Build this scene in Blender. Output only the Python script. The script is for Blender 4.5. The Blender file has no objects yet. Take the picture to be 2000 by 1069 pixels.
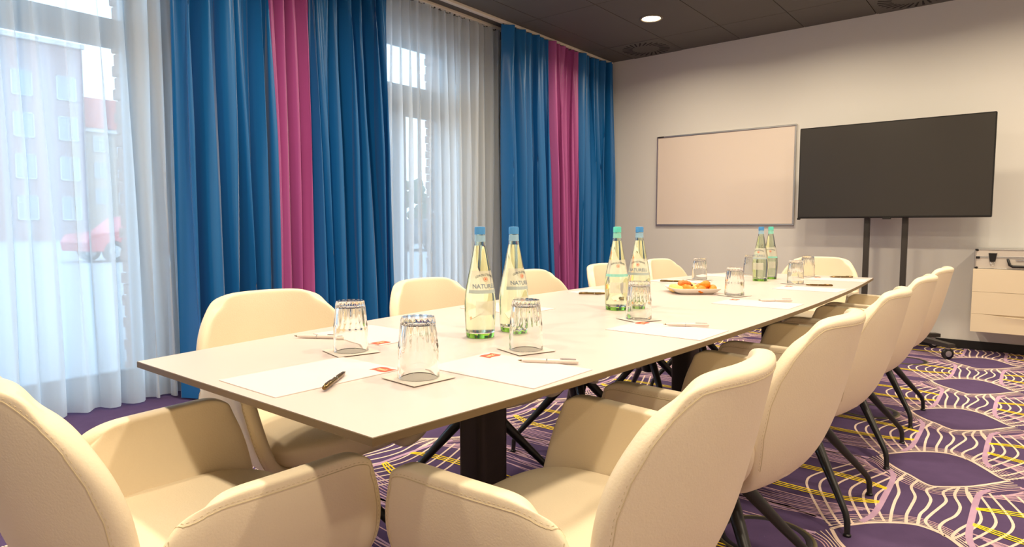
import bpy, math, random
from mathutils import Vector, Matrix
from mathutils.bvhtree import BVHTree
PI = math.pi
R = math.radians
rnd = random.Random(7)
COL = bpy.context.scene.collection
SC = bpy.context.scene

# ------------------------------------------------------------------ camera, world, exposure
CAM_H = 1.05
cam = bpy.data.cameras.new('camera'); camo = bpy.data.objects.new('camera', cam); COL.objects.link(camo)
cam.sensor_width = 36.0; cam.lens = 22.5; cam.clip_start = 0.02; cam.clip_end = 400
camo.location = (0, 0, CAM_H); camo.rotation_euler = (R(90 - 4.187), 0, R(39.1 - 90))
SC.camera = camo
SC.view_settings.view_transform = 'Standard'; SC.view_settings.look = 'None'
SC.view_settings.gamma = 1.0; SC.view_settings.use_curve_mapping = False
SC.view_settings.exposure = 0.2
SC.cycles.max_bounces = 14; SC.cycles.transparent_max_bounces = 24
SC.cycles.diffuse_bounces = 6; SC.cycles.transmission_bounces = 12; SC.cycles.glossy_bounces = 5
SC.cycles.sample_clamp_indirect = 6.0
try: SC.cycles.use_denoising = True
except Exception: pass
W = bpy.data.worlds.new('overcast_sky'); SC.world = W; W.use_nodes = True
bg = W.node_tree.nodes['Background']
bg.inputs[0].default_value = (0.50, 0.76, 1.0, 1); bg.inputs[1].default_value = 4.4
ROOM_H = 2.97; XW = 6.70; YW = 4.35; XB = -1.7; YB = -2.6
LAMP_E = 20.0; LAMP_COL = (1.0, 0.83, 0.62)

# ------------------------------------------------------------------ helpers
def lin(c):
    return tuple((x/12.92 if x <= .04045 else ((x+.055)/1.055)**2.4) for x in [v/255. for v in c[:3]]) + (1.,)

def mat(name, col, rough=.5, metal=0., spec=.5, bump=None, noise=None, **kw):
    m = bpy.data.materials.new(name); m.use_nodes = True
    nt = m.node_tree; b = nt.nodes['Principled BSDF']
    b.inputs['Base Color'].default_value = lin(col); b.inputs['Roughness'].default_value = rough
    b.inputs['Metallic'].default_value = metal; b.inputs['Specular IOR Level'].default_value = spec
    for k, v in kw.items():
        b.inputs[k.replace('_', ' ')].default_value = v
    tc = nt.nodes.new('ShaderNodeTexCoord')
    if noise:        # (scale, amount)
        n = nt.nodes.new('ShaderNodeTexNoise'); n.inputs['Scale'].default_value = noise[0]; n.inputs['Detail'].default_value = 4
        nt.links.new(tc.outputs['Object'], n.inputs['Vector'])
        mr = nt.nodes.new('ShaderNodeMapRange'); mr.inputs['To Min'].default_value = 1-noise[1]; mr.inputs['To Max'].default_value = 1+noise[1]
        nt.links.new(n.outputs['Fac'], mr.inputs['Value'])
        hsv = nt.nodes.new('ShaderNodeHueSaturation'); hsv.inputs['Color'].default_value = lin(col)
        nt.links.new(mr.outputs[0], hsv.inputs['Value']); nt.links.new(hsv.outputs[0], b.inputs['Base Color'])
    if bump:         # (scale, strength, distance)
        n = nt.nodes.new('ShaderNodeTexNoise'); n.inputs['Scale'].default_value = bump[0]; n.inputs['Detail'].default_value = 3
        nt.links.new(tc.outputs['Object'], n.inputs['Vector'])
        bp = nt.nodes.new('ShaderNodeBump'); bp.inputs['Strength'].default_value = bump[1]; bp.inputs['Distance'].default_value = bump[2]
        nt.links.new(n.outputs['Fac'], bp.inputs['Height']); nt.links.new(bp.outputs[0], b.inputs['Normal'])
    return m

def glassmat(name, col, ior=1.45, rough=0.0):
    m = bpy.data.materials.new(name); m.use_nodes = True
    b = m.node_tree.nodes['Principled BSDF']
    b.inputs['Base Color'].default_value = lin(col); b.inputs['Roughness'].default_value = rough
    b.inputs['Transmission Weight'].default_value = 1.0; b.inputs['IOR'].default_value = ior
    return m

def emit(name, col, s):
    m = bpy.data.materials.new(name); m.use_nodes = True; nt = m.node_tree
    nt.nodes.remove(nt.nodes['Principled BSDF'])
    e = nt.nodes.new('ShaderNodeEmission'); e.inputs[0].default_value = (*col, 1); e.inputs[1].default_value = s
    nt.links.new(e.outputs[0], nt.nodes['Material Output'].inputs[0]); return m

def sheermat(name, col, transp):
    m = bpy.data.materials.new(name); m.use_nodes = True; nt = m.node_tree
    nt.nodes.remove(nt.nodes['Principled BSDF'])
    t = nt.nodes.new('ShaderNodeBsdfTransparent'); tl = nt.nodes.new('ShaderNodeBsdfTranslucent'); d = nt.nodes.new('ShaderNodeBsdfDiffuse')
    tl.inputs[0].default_value = lin(col); d.inputs[0].default_value = lin(col)
    a = nt.nodes.new('ShaderNodeMixShader'); a.inputs[0].default_value = .45
    nt.links.new(tl.outputs[0], a.inputs[1]); nt.links.new(d.outputs[0], a.inputs[2])
    # cloth looks denser when seen edge-on
    lw = nt.nodes.new('ShaderNodeLayerWeight'); lw.inputs[0].default_value = .35
    mr = nt.nodes.new('ShaderNodeMapRange'); mr.inputs['To Min'].default_value = 1-transp; mr.inputs['To Max'].default_value = 1.0
    nt.links.new(lw.outputs['Facing'], mr.inputs['Value'])
    b = nt.nodes.new('ShaderNodeMixShader'); nt.links.new(mr.outputs[0], b.inputs[0])
    nt.links.new(t.outputs[0], b.inputs[1]); nt.links.new(a.outputs[0], b.inputs[2])
    nt.links.new(b.outputs[0], nt.nodes['Material Output'].inputs[0]); return m

def panemat(name):
    m = bpy.data.materials.new(name); m.use_nodes = True; nt = m.node_tree
    nt.nodes.remove(nt.nodes['Principled BSDF'])
    t = nt.nodes.new('ShaderNodeBsdfTransparent'); g = nt.nodes.new('ShaderNodeBsdfGlossy'); g.inputs['Roughness'].default_value = .02
    f = nt.nodes.new('ShaderNodeFresnel'); f.inputs[0].default_value = 1.35
    b = nt.nodes.new('ShaderNodeMixShader'); nt.links.new(f.outputs[0], b.inputs[0])
    nt.links.new(t.outputs[0], b.inputs[1]); nt.links.new(g.outputs[0], b.inputs[2])
    nt.links.new(b.outputs[0], nt.nodes['Material Output'].inputs[0]); return m

class MB:
    def __init__(s): s.v = []; s.f = []; s.mi = []
    def add(s, vs, fs, m=0):
        o = len(s.v); s.v += [tuple(v) for v in vs]; s.f += [tuple(i+o for i in f) for f in fs]; s.mi += [m]*len(fs); return s
    def box(s, a, b, m=0):
        x0, y0, z0 = a; x1, y1, z1 = b
        vs = [(x0,y0,z0),(x1,y0,z0),(x1,y1,z0),(x0,y1,z0),(x0,y0,z1),(x1,y0,z1),(x1,y1,z1),(x0,y1,z1)]
        return s.add(vs, [(3,2,1,0),(4,5,6,7),(0,1,5,4),(1,2,6,5),(2,3,7,6),(3,0,4,7)], m)
    def cbox(s, a, b, c=.004, m=0):
        # box with chamfered edges
        (x0,y0,z0),(x1,y1,z1) = a, b
        c = min(c, (x1-x0)*.49, (y1-y0)*.49, (z1-z0)*.49)
        vs = []; idx = {}
        for i, x in enumerate((x0, x1)):
            for j, y in enumerate((y0, y1)):
                for k, z in enumerate((z0, z1)):
                    sx, sy, sz = (1, -1)[i]*c, (1, -1)[j]*c, (1, -1)[k]*c
                    for ax in range(3):
                        idx[i,j,k,ax] = len(vs)
                        p = [x+sx, y+sy, z+sz]; p[ax] = (x, y, z)[ax]; vs.append(tuple(p))
        F = []
        for ax in range(3):
            o1, o2 = [q for q in range(3) if q != ax]
            for e in (0, 1):
                loop = []
                for (a1, a2) in ((0,0),(1,0),(1,1),(0,1)):
                    q = [0,0,0]; q[ax] = e; q[o1] = a1; q[o2] = a2; loop.append(idx[q[0],q[1],q[2],ax])
                if (e == 0) == (ax != 1): loop = loop[::-1]
                F.append(tuple(loop))
            for a1 in (0, 1):
                for a2 in (0, 1):
                    q0 = [0,0,0]; q1 = [0,0,0]; q0[o1] = q1[o1] = a1; q0[o2] = q1[o2] = a2; q1[ax] = 1
                    F.append((idx[(*q0,o1)], idx[(*q0,o2)], idx[(*q1,o2)], idx[(*q1,o1)]))
        for i in (0,1):
            for j in (0,1):
                for k in (0,1): F.append((idx[i,j,k,0], idx[i,j,k,1], idx[i,j,k,2]))
        return s.add(vs, F, m)
    def tube(s, pts, rad, n=10, cap=True, m=0):
        pts = [Vector(p) for p in pts]
        if not isinstance(rad, (list, tuple)): rad = [rad]*len(pts)
        vs = []; prev = None
        for i, p in enumerate(pts):
            d = (pts[min(i+1, len(pts)-1)] - pts[max(i-1, 0)]).normalized()
            if prev is None:
                u = d.orthogonal().normalized()
            else:
                u = (prev - d*prev.dot(d)).normalized()
            prev = u; w = d.cross(u)
            for k in range(n):
                a = 2*PI*k/n; vs.append(p + u*math.cos(a)*rad[i] + w*math.sin(a)*rad[i])
        fs = [(i*n+k, i*n+(k+1) % n, (i+1)*n+(k+1) % n, (i+1)*n+k) for i in range(len(pts)-1) for k in range(n)]
        if cap: fs += [tuple(range(n))[::-1], tuple(range((len(pts)-1)*n, len(pts)*n))]
        return s.add(vs, fs, m)
    def lathe(s, prof, n=32, c=(0,0,0), m=0, mod=None, capa=True, capb=True):
        vs = []
        for i, (r, z) in enumerate(prof):
            for k in range(n):
                a = 2*PI*k/n; rr = mod(r, z, a, i) if mod else r
                vs.append((c[0]+rr*math.cos(a), c[1]+rr*math.sin(a), c[2]+z))
        fs = [(i*n+k, i*n+(k+1) % n, (i+1)*n+(k+1) % n, (i+1)*n+k) for i in range(len(prof)-1) for k in range(n)]
        if capa: fs.append(tuple(range(n))[::-1])
        if capb: fs.append(tuple(range((len(prof)-1)*n, len(prof)*n)))
        return s.add(vs, fs, m)
    def grid(s, P, nu, nv, m=0, close=False):
        vs = [P(i, j) for j in range(nv) for i in range(nu)]
        lim = nu if close else nu-1
        fs = [(j*nu+i, j*nu+(i+1) % nu, (j+1)*nu+(i+1) % nu, (j+1)*nu+i) for j in range(nv-1) for i in range(lim)]
        return s.add(vs, fs, m)
    def prism(s, poly, z0, z1, m=0, mside=None):
        n = len(poly); vs = [(x, y, z0) for x, y in poly]+[(x, y, z1) for x, y in poly]
        s.add(vs, [tuple(range(n))[::-1], tuple(range(n, 2*n))], m)
        return s.add(vs, [(i, (i+1) % n, n+(i+1) % n, n+i) for i in range(n)], m if mside is None else mside)
    def build(s, name, mats, parent=None, smooth=False, angle=None, loc=None, rotz=0):
        me = bpy.data.meshes.new(name); me.from_pydata(s.v, [], s.f)
        if not isinstance(mats, (list, tuple)): mats = [mats]
        for m in mats: me.materials.append(m)
        if len(mats) > 1: me.polygons.foreach_set('material_index', s.mi)
        me.update()
        if smooth:
            me.polygons.foreach_set('use_smooth', [True]*len(me.polygons))
            if angle: me.set_sharp_from_angle(angle=R(angle))
        o = bpy.data.objects.new(name, me); COL.objects.link(o)
        if parent: o.parent = parent
        if loc: o.location = loc
        if rotz: o.rotation_euler = (0, 0, rotz)
        return o

def bake(o):
    bpy.context.view_layer.update()
    dg = bpy.context.evaluated_depsgraph_get()
    me = bpy.data.meshes.new_from_object(o.evaluated_get(dg))
    o.modifiers.clear(); old = o.data; o.data = me; bpy.data.meshes.remove(old); me.name = o.name
    return o

def tag(o, label, cat, group=None, kind=None):
    o['label'] = label
    if cat: o['category'] = cat
    if group: o['group'] = group
    if kind: o['kind'] = kind
    return o
def thing(name, label, cat, loc=(0,0,0), rotz=0, group=None):
    o = bpy.data.objects.new(name, None); COL.objects.link(o); o.empty_display_size = .05
    o.location = loc; o.rotation_euler = (0, 0, rotz)
    return tag(o, label, cat, group)
def copy_tree(o, parent=None):
    c = o.copy(); COL.objects.link(c); c.parent = parent
    for ch in o.children: copy_tree(ch, c)
    return c
def struct(o): o['kind'] = 'structure'; return o
def catmull(P, k=6):
    P = [Vector((*p, 0)) if len(p) == 2 else Vector(p) for p in P]
    if len(P) < 3: return P
    Q = [P[0]*2-P[1]]+P+[P[-1]*2-P[-2]]; out = []
    for i in range(1, len(Q)-2):
        for t in range(k):
            u = t/k
            out.append(.5*((2*Q[i])+(Q[i+1]-Q[i-1])*u+(2*Q[i-1]-5*Q[i]+4*Q[i+1]-Q[i+2])*u*u+(3*Q[i]-Q[i-1]-3*Q[i+1]+Q[i+2])*u**3))
    out.append(P[-1]); return out
def lerp_tab(tab, x):
    if x <= tab[0][0]: return tab[0][1:]
    for a, b in zip(tab, tab[1:]):
        if x <= b[0]:
            t = (x-a[0])/(b[0]-a[0]); t2 = t
            return tuple(p+(q-p)*t2 for p, q in zip(a[1:], b[1:]))
    return tab[-1][1:]

# ------------------------------------------------------------------ materials
M = {}
M['wall'] = mat('wall_paint', (216,214,208), .9, bump=(60, .08, .002))
M['ceil'] = mat('ceiling_board', (92,88,82), .7, noise=(3, .06))
M['ceilgap'] = mat('ceiling_gap', (30,28,26), .9)
M['black'] = mat('black_plastic', (18,18,20), .35)
M['skirt'] = mat('skirting_black', (16,15,18), .5)
M['leather'] = mat('cream_leatherette', (230,215,186), .48, bump=(260, .35, .0012))
M['seam'] = mat('cream_seam', (206,190,154), .6)
M['legblack'] = mat('black_powder_coat', (26,25,25), .38)
M['top'] = mat('white_laminate', (206,194,188), .34)
M['topedge'] = mat('brown_laminate_edge', (94,74,46), .45)
M['topunder'] = mat('dark_table_underside', (74,68,60), .6)
M['column'] = mat('dark_bronze_column', (40,34,28), .35, metal=.4)
M['blue'] = mat('petrol_blue_drape', (18,102,166), .38, spec=.5, Sheen_Weight=.35, Sheen_Roughness=.35, bump=(900, .06, .001))
M['magenta'] = mat('raspberry_drape', (172,84,148), .42, spec=.45, Sheen_Weight=.35, Sheen_Roughness=.35, bump=(900, .06, .001))
M['sheer'] = sheermat('white_voile', (238,245,250), .34)
M['rail'] = mat('white_rail', (222,214,198), .4)
M['hook'] = mat('dark_glider', (50,50,55), .5)
M['frame'] = mat('window_frame_grey', (120,132,142), .5)
M['pane'] = panemat('window_glass')
M['brick'] = mat('pier_brick', (150,120,108), .9, noise=(9, .2))
M['board'] = mat('whiteboard_enamel', (226,212,198), .3)
M['alu'] = mat('aluminium', (188,186,184), .32, metal=.85)
M['screen'] = mat('tv_screen', (44,40,36), .28, spec=.6)
M['bezel'] = mat('tv_bezel', (14,13,12), .35)
M['stand'] = mat('grey_stand_metal', (62,58,54), .45, metal=.3)
M['cabinet'] = mat('ivory_cabinet', (224,208,178), .45)
M['casealu'] = mat('case_panel', (206,198,186), .42, metal=.25, noise=(30, .04))
M['chrome'] = mat('chrome', (210,210,212), .12, metal=1.)
M['pad'] = mat('white_paper', (214,202,199), .7)
M['padred'] = mat('red_print', (236,78,52), .6)
M['padcream'] = mat('cream_print', (250,214,160), .6)
M['napkin'] = mat('white_coaster', (208,199,188), .6, bump=(400, .2, .0005))
M['pendark'] = mat('bronze_pen_metal', (120,98,62), .22, metal=1.)
M['penwhite'] = mat('white_pen_plastic', (216,206,198), .3)
M['glass'] = glassmat('clear_glass', (252,253,251), 1.46)
M['bottle'] = glassmat('pale_green_glass', (246,253,240), 1.48)
M['bottlebase'] = glassmat('green_glass_foot', (160,240,90), 1.48)
M['water'] = glassmat('mineral_water', (254,255,248), 1.333)
M['label'] = mat('bottle_label', (220,216,202), .5, Alpha=.55)
M['labelgrey'] = mat('label_band_grey', (176,190,188), .5, Alpha=.85)
M['labelteal'] = mat('label_band_teal', (140,214,200), .5, Alpha=.85)
M['ink'] = mat('label_ink', (70,80,92), .5)
M['inkblue'] = mat('label_ink_blue', (112,130,146), .5)
M['inkred'] = mat('label_ink_red', (226,92,40), .5)
M['capblue'] = mat('cap_blue', (74,146,208), .35)
M['capteal'] = mat('cap_teal', (96,208,190), .35)
M['neckblue'] = mat('neck_label_blue', (160,200,226), .4, Alpha=.8)
M['neckteal'] = mat('neck_label_teal', (150,226,208), .4, Alpha=.8)
M['china'] = mat('white_china', (244,236,224), .15)
M['pastry'] = mat('golden_pastry', (232,132,16), .5, noise=(40, .35), bump=(120, .5, .002))
M['pastryd'] = mat('brown_pastry', (198,112,38), .55, noise=(60, .35), bump=(120, .5, .002))
M['pastryp'] = mat('pale_pastry', (246,206,122), .6, noise=(50, .2), bump=(120, .4, .002))
M['choc'] = mat('chocolate', (74,34,22), .4)
M['lampglow'] = emit('lamp_glow', (1.0, .80, .50), 30)
M['lampring'] = mat('lamp_ring', (120,112,100), .4)
M['slot'] = mat('vent_slot', (10,9,9), .8)
M['ventplate'] = mat('vent_plate', (90,86,80), .6)
M['brass'] = mat('floor_box_ring', (120,112,84), .4, metal=.5)
M['boxdark'] = mat('floor_box_rubber', (34,30,36), .6)

# carpet colours
def carpetmat(name, col):
    m = mat(name, col, .95, spec=.15, noise=(14, .16), bump=(700, .5, .002))
    return m
C_BASE = carpetmat('carpet_purple', (88,70,106)); C_WHITE = carpetmat('carpet_cream', (236,212,196))
C_LILAC = carpetmat('carpet_lilac', (192,158,186)); C_YEL = carpetmat('carpet_yellow', (255,222,50)); C_PINK = carpetmat('carpet_rose', (214,176,184))

# ------------------------------------------------------------------ shell of the room
def carpet():
    b = MB(); b.box((XB-.2, YB-.2, -.06), (XW+.2, YW+.15, 0), 0)
    def rib(pts, w, z, m, clip=None):
        P = catmull(pts, 4); L = []
        if clip:
            P = [p for p in P if not any(abs(p.y-clip[1]) < .235 and bnd(co2, clip[2]*(p.y-clip[1])) < p.x-c0 < bnd(co1, clip[2]*(p.y-clip[1])) for c0 in (clip[0], clip[0]-.925))]
            if len(P) < 2: return
        for i, p in enumerate(P):
            d = (P[min(i+1, len(P)-1)]-P[max(i-1, 0)])
            if d.length < 1e-9: d = Vector((1,0,0))
            d.normalize(); nrm = Vector((-d.y, d.x, 0)); L.append((p, nrm))
        if all(p.x < XB or p.x > XW or p.y < YB or p.y > YW for p, _ in L): return
        cl = lambda q: (min(max(q.x, XB), XW), min(max(q.y, YB), YW), z)
        vs = []
        for p, nrm in L: vs += [cl(p+nrm*w/2), cl(p-nrm*w/2)]
        b.add(vs, [(2*i, 2*i+1, 2*i+3, 2*i+2) for i in range(len(L)-1)], m)
    oval = [(0,.235),(.054,.205),(.15,.125),(.215,.03),(.215,-.03),(.18,-.089),(.104,-.145),(.02,-.2),(0,-.235)]
    oval2 = [(0,-.235),(-.062,-.195),(-.157,-.128),(-.215,-.07),(-.265,0),(-.25,.04),(-.19,.095),(-.15,.14),(-.08,.195),(0,.235)]
    outer = [(.10,.30),(.12,.25),(.19,.18),(.255,.09),(.285,.02),(.285,-.03),(.25,-.09),(.20,-.15),(.12,-.21),(.09,-.30)]
    outer2 = [(-.09,-.30),(-.13,-.23),(-.2,-.18),(-.28,-.12),(-.335,-.05),(-.345,.01),(-.31,.08),(-.27,.13),(-.2,.19),(-.12,.24),(-.10,.30)]
    waves = [[(-.19,.11),(-.30,.125),(-.42,.102),(-.53,.100),(-.63,.095),(-.72,.085)],
             [(-.23,.06),(-.33,.072),(-.43,.046),(-.54,.046),(-.63,.048),(-.72,.04)],
             [(-.27,-.005),(-.33,.02),(-.42,-.004),(-.52,-.002),(-.60,.010),(-.70,.006)],
             [(-.22,-.068),(-.31,-.034),(-.40,-.052),(-.50,-.036),(-.57,-.022),(-.65,-.012),(-.70,-.035),(-.77,-.06)],
             [(-.22,-.078),(-.32,-.072),(-.43,-.098),(-.53,-.092),(-.61,-.066),(-.68,-.056),(-.74,-.075),(-.79,-.08)],
             [(-.20,-.10),(-.29,-.112),(-.39,-.14)], [(-.58,-.135),(-.65,-.112),(-.72,-.098),(-.79,-.105)]]
    co1, co2 = catmull(oval, 8), catmull(oval2, 8)
    def bnd(cv, y):
        for a, c in zip(cv, cv[1:]):
            if (a.y-y)*(c.y-y) <= 0 and abs(a.y-c.y) > 1e-6: return a.x+(c.x-a.x)*(y-a.y)/(c.y-a.y)
        return 0
    for w_ in waves:
        if w_[0][0] > -.35: w_[0] = (bnd(co2, w_[0][1])-.004, w_[0][1])
        if w_[-1][0] < -.6: w_[-1] = (-.925+bnd(co1, w_[-1][1])+.006, w_[-1][1])
    for kx in range(-3, 5):
        for ky in range(-2, 2):
            X0, Y0 = 3.30+.925*kx, .263+2.08*ky
            for mir in (1, -1):
                T = lambda pts, mi=mir: [(X0+x, Y0+y*mi) for x, y in pts]
                if mir == 1:
                    for o_, u_ in ((oval, outer), (oval2, outer2)):
                        rib([(X0+x, Y0+y) for x, y in o_], .013, .0012, 1)
                        po, pu = catmull(o_, 6), catmull(u_, 6)
                        for j in range(1, 6):
                            t = j/5; n_ = 22; L = []
                            for q in range(n_+1):
                                a = po[min(len(po)-1, int(q/n_*(len(po)-1)))]; c = pu[min(len(pu)-1, int(q/n_*(len(pu)-1)))]
                                L.append((X0+a.x+(c.x-a.x)*t, Y0+a.y+(c.y-a.y)*t))
                            rib(L[::2], .0042, .0009, 1 if j < 4 else 4)
                    for w_ in waves: rib([(X0+x, Y0+y) for x, y in w_], .0105, .0014, 1)
                # lilac borders of the cell
                rib(T([(-.17,.175),(-.26,.145),(-.5,.139),(-.70,.142),(-.80,.165)]), .021, .0016, 2)
                # yellow triples, running across to the next column
                for j in (-1, 0, 1):
                    s = j*.017
                    rib(T([(-.415+s*.5,.145),(-.385+s,.228),(-.366+s,.378),(-.364+s*1.2,.56),(-.37+s*1.5,.80),(-.365+s*1.6,1.05)]), .0075, .0018, 3)
                    rib(T([(-.575+s*.6,.145),(-.604+s,.217),(-.630+s,.31),(-.629+s*1.1,.5),(-.60+s*1.5,.80),(-.615+s*1.6,1.05)]), .0075, .0018, 3)
                # nested arcs
                for j, pk in enumerate((.165, .207, .255, .308, .366, .416)):
                    sx = 1+.06*j
                    rib(T([(-.49+.25*sx, pk-.055-.012*j),(-.42, pk-.012),(-.53, pk),(-.65, pk-.028-.003*j),(-.53-.24*sx, pk-.075-.012*j),(-.53-.3*sx, pk-.12-.014*j)]), .0095, .0013, 1, (X0, Y0, 1))
                # bundles of lilac and rose lines between the columns
                for side in (0, 1):
                    for j in range(11):
                        t = j/10
                        a0 = -.66-.10*t; a1 = -.70-.13*t; a2 = -.705-.17*t; a3 = -.69-.14*t+.03*math.sin(j*1.7); a4 = -.715-.16*t
                        L = [(a0,.15+.10*t),(a1,.30),(a2,.46),(a3,.75),(a4,1.05)]
                        if side: L = [(-.925-x, y) for x, y in L]
                        wd = .0045 if j % 3 else .008
                        rib(T(L), wd, .0006+.00002*j, 2 if j % 2 else 4, (X0, Y0, 1))
                    for j in range(5):     # broad rose brush strokes hugging the dark sliver
                        t = j/4
                        L = [(-.86+.03*t,.27+.03*j),(-.845+.035*t,.42+.03*j),(-.855+.03*t,.60)]
                        if side: L = [(-.925-x, y) for x, y in L]
                        rib(T(L), .016, .0004, 4 if j % 2 else 2)
    return b.build('floor', [C_BASE, C_WHITE, C_LILAC, C_YEL, C_PINK])
struct(carpet())

def ceiling():
    b = MB(); b.box((XB-.2, YB-.2, ROOM_H+.012), (XW+.2, YW+.15, ROOM_H+.12), 1)
    g = .0035
    xs = [XW]; x = 6.13
    while x > XB: xs.append(x); x -= 1.25
    xs.append(XB-.2)
    ys = []; y = 1.19+.615*5+.02
    ys = [YW+.15]; y = 3.65
    while y > YB: ys.append(y); y -= .615
    ys.append(YB-.2)
    for i in range(len(xs)-1):
        for j in range(len(ys)-1):
            b.box((xs[i+1]+g, ys[j+1]+g, ROOM_H), (xs[i]-g, ys[j]-g, ROOM_H+.013), 0)
    return b.build('ceiling', [M['ceil'], M['ceilgap']])
struct(ceiling())
struct(MB().box((XW, YB-.2, 0), (XW+.2, YW+.15, ROOM_H+.12)).build('wall_back', M['wall']))
struct(MB().box((XB-.2, YB-.2, 0), (XB, YW+.15, ROOM_H+.12)).build('wall_front', M['wall']))
struct(MB().box((XB, YB-.2, 0), (XW, YB, ROOM_H+.12)).build('wall_right', M['wall']))
# window wall with two tall openings
W1 = (-.95, 1.67); W2 = (2.85, 4.44); WT = 2.70
b = MB()
for a, c in ((XB, W1[0]), (W1[1], W2[0]), (W2[1], XW)): b.box((a, YW, 0), (c, YW+.12, ROOM_H))
for a, c in (W1, W2): b.box((a, YW, WT), (c, YW+.12, ROOM_H))
struct(b.build('wall_left', M['wall']))
struct(MB().cbox((XW-.014, YB, 0), (XW, YW, .075), .003).build('baseboard_back', M['skirt']))
b = MB()
for a, c in ((XB, W1[0]), (W1[1], W2[0]), (W2[1], XW-.015)): b.cbox((a, YW-.014, 0), (c, YW, .075), .003)
struct(b.build('baseboard_left', M['skirt']))
def window(n, x0, x1, mull, stiles):
    t = bpy.data.objects.new('window_%d' % n, None); COL.objects.link(t); t['kind'] = 'structure'
    Y0, Y1 = YW+.03, YW+.10; f = .06
    b = MB()
    b.cbox((x0, Y0, .0), (x0+f, Y1, WT), .005); b.cbox((x1-f, Y0, .0), (x1, Y1, WT), .005)
    b.cbox((x0, Y0, WT-f), (x1, Y1, WT), .005); b.cbox((x0, Y0, .0), (x1, Y1, .15), .005)
    b.cbox((x0, Y0-.01, 2.14), (x1, Y1+.01, 2.30), .005)
    for m_ in mull: b.cbox((m_-.03, Y0, .1), (m_+.03, Y1, 2.16), .005)
    for (a, c) in stiles:
        b.cbox((a, Y0-.01, .12), (a+.085, Y1, 2.15), .005); b.cbox((c-.085, Y0-.01, .12), (c, Y1, 2.15), .005)
        b.cbox((a, Y0-.01, 2.04), (c, Y1, 2.15), .005); b.cbox((a, Y0-.01, .10), (c, Y1, .26), .005)
    b.build('window_frame', M['frame'], t)
    MB().box((x0+.02, YW+.06, .12), (x1-.02, YW+.066, WT-.03)).build('window_pane', M['pane'], t)
window(1, W1[0], W1[1], [.32], [])
window(2, W2[0], W2[1], [], [(W2[0]+.05, 3.80), (3.80, W2[1]-.05)])
# brick reveals outside the openings (toothed edge)
def reveal(n, x, s):
    b = MB()
    for k in range(38):
        ext = .012 if k % 2 else .0
        b.cbox((min(x, x+s*.5)-(ext if s > 0 else 0), YW+.13, .0+k*.075), (max(x, x+s*.5)+(ext if s < 0 else 0), YW+.36, .068+k*.075), .004)
    struct(b.build('trim_%d' % n, M['brick']))
reveal(1, W1[1]+.0, 1); reveal(2, W2[1]+.0, 1); reveal(3, W2[0], -1)

# ------------------------------------------------------------------ downlights, vents
def downlight(x, y, label):
    t = thing('ceiling_downlight', label, 'ceiling light', (x, y, ROOM_H), 0, 'recessed ceiling downlights')
    MB().lathe([(.105,.002),(.107,-.004),(.10,-.010),(.088,-.010),(.082,0),(.082,.010)], 40, capa=False, capb=False).build('trim_ring', M['lampring'], t, True)
    MB().lathe([(.001,-.006),(.05,-.007),(.081,-.003),(.082,.004)], 40, capb=False).build('lamp_lens', M['lampglow'], t, True)
    l = bpy.data.lights.new('downlight_beam', 'AREA'); l.shape = 'DISK'; l.size = .17; l.energy = LAMP_E; l.color = LAMP_COL; l.spread = R(160)
    lo = bpy.data.objects.new('downlight_beam', l); COL.objects.link(lo); lo.parent = t; lo.location = (0, 0, -.014)
    return t
k = 0
for x in (5.515, 3.64, 1.77, -.10):
    for y in (2.826, 1.46, .05, -1.45):
        if abs(x-5.515) < .01 and abs(y-2.826) < .01: lb = 'round recessed ceiling downlight glowing warm yellow above the curtains'
        else: lb = 'round recessed downlight further along the dark ceiling, beyond the top of the picture'
        downlight(x, y, lb)
def vent(x, y, label):
    t = thing('ceiling_vent', label, 'air vent', (x, y, ROOM_H), 0, 'swirl air vents in the ceiling')
    MB().cbox((-.285,-.285,-.003), (.285,.285,.001), .001).build('vent_plate', M['ventplate'], t)
    b = MB(); n = 26
    for i in range(n):
        a = 2*PI*i/n; ca, sa = math.cos(a), math.sin(a); tw = .55
        cb, sb = math.cos(a+tw), math.sin(a+tw)
        p0 = Vector((ca*.145, sa*.145, 0)); p1 = p0+Vector((cb*.115, sb*.115, 0)); nn = Vector((-sb, cb, 0))*.0095
        vs = []
        for z in (-.0031, -.0042):
            for q in (p0+nn*.6, p0-nn*.6, p1-nn, p1+nn): vs.append((q.x, q.y, z))
        b.add(vs, [(0,1,2,3),(7,6,5,4),(0,4,5,1),(1,5,6,2),(2,6,7,3),(3,7,4,0)])
    b.build('swirl_slots', M['slot'], t)
vent(6.415, 3.345, 'dark square ceiling vent with swirl slots nearest the window corner')
vent(6.415, .885, 'dark swirl-slot ceiling vent at the top edge above the television')

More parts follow.
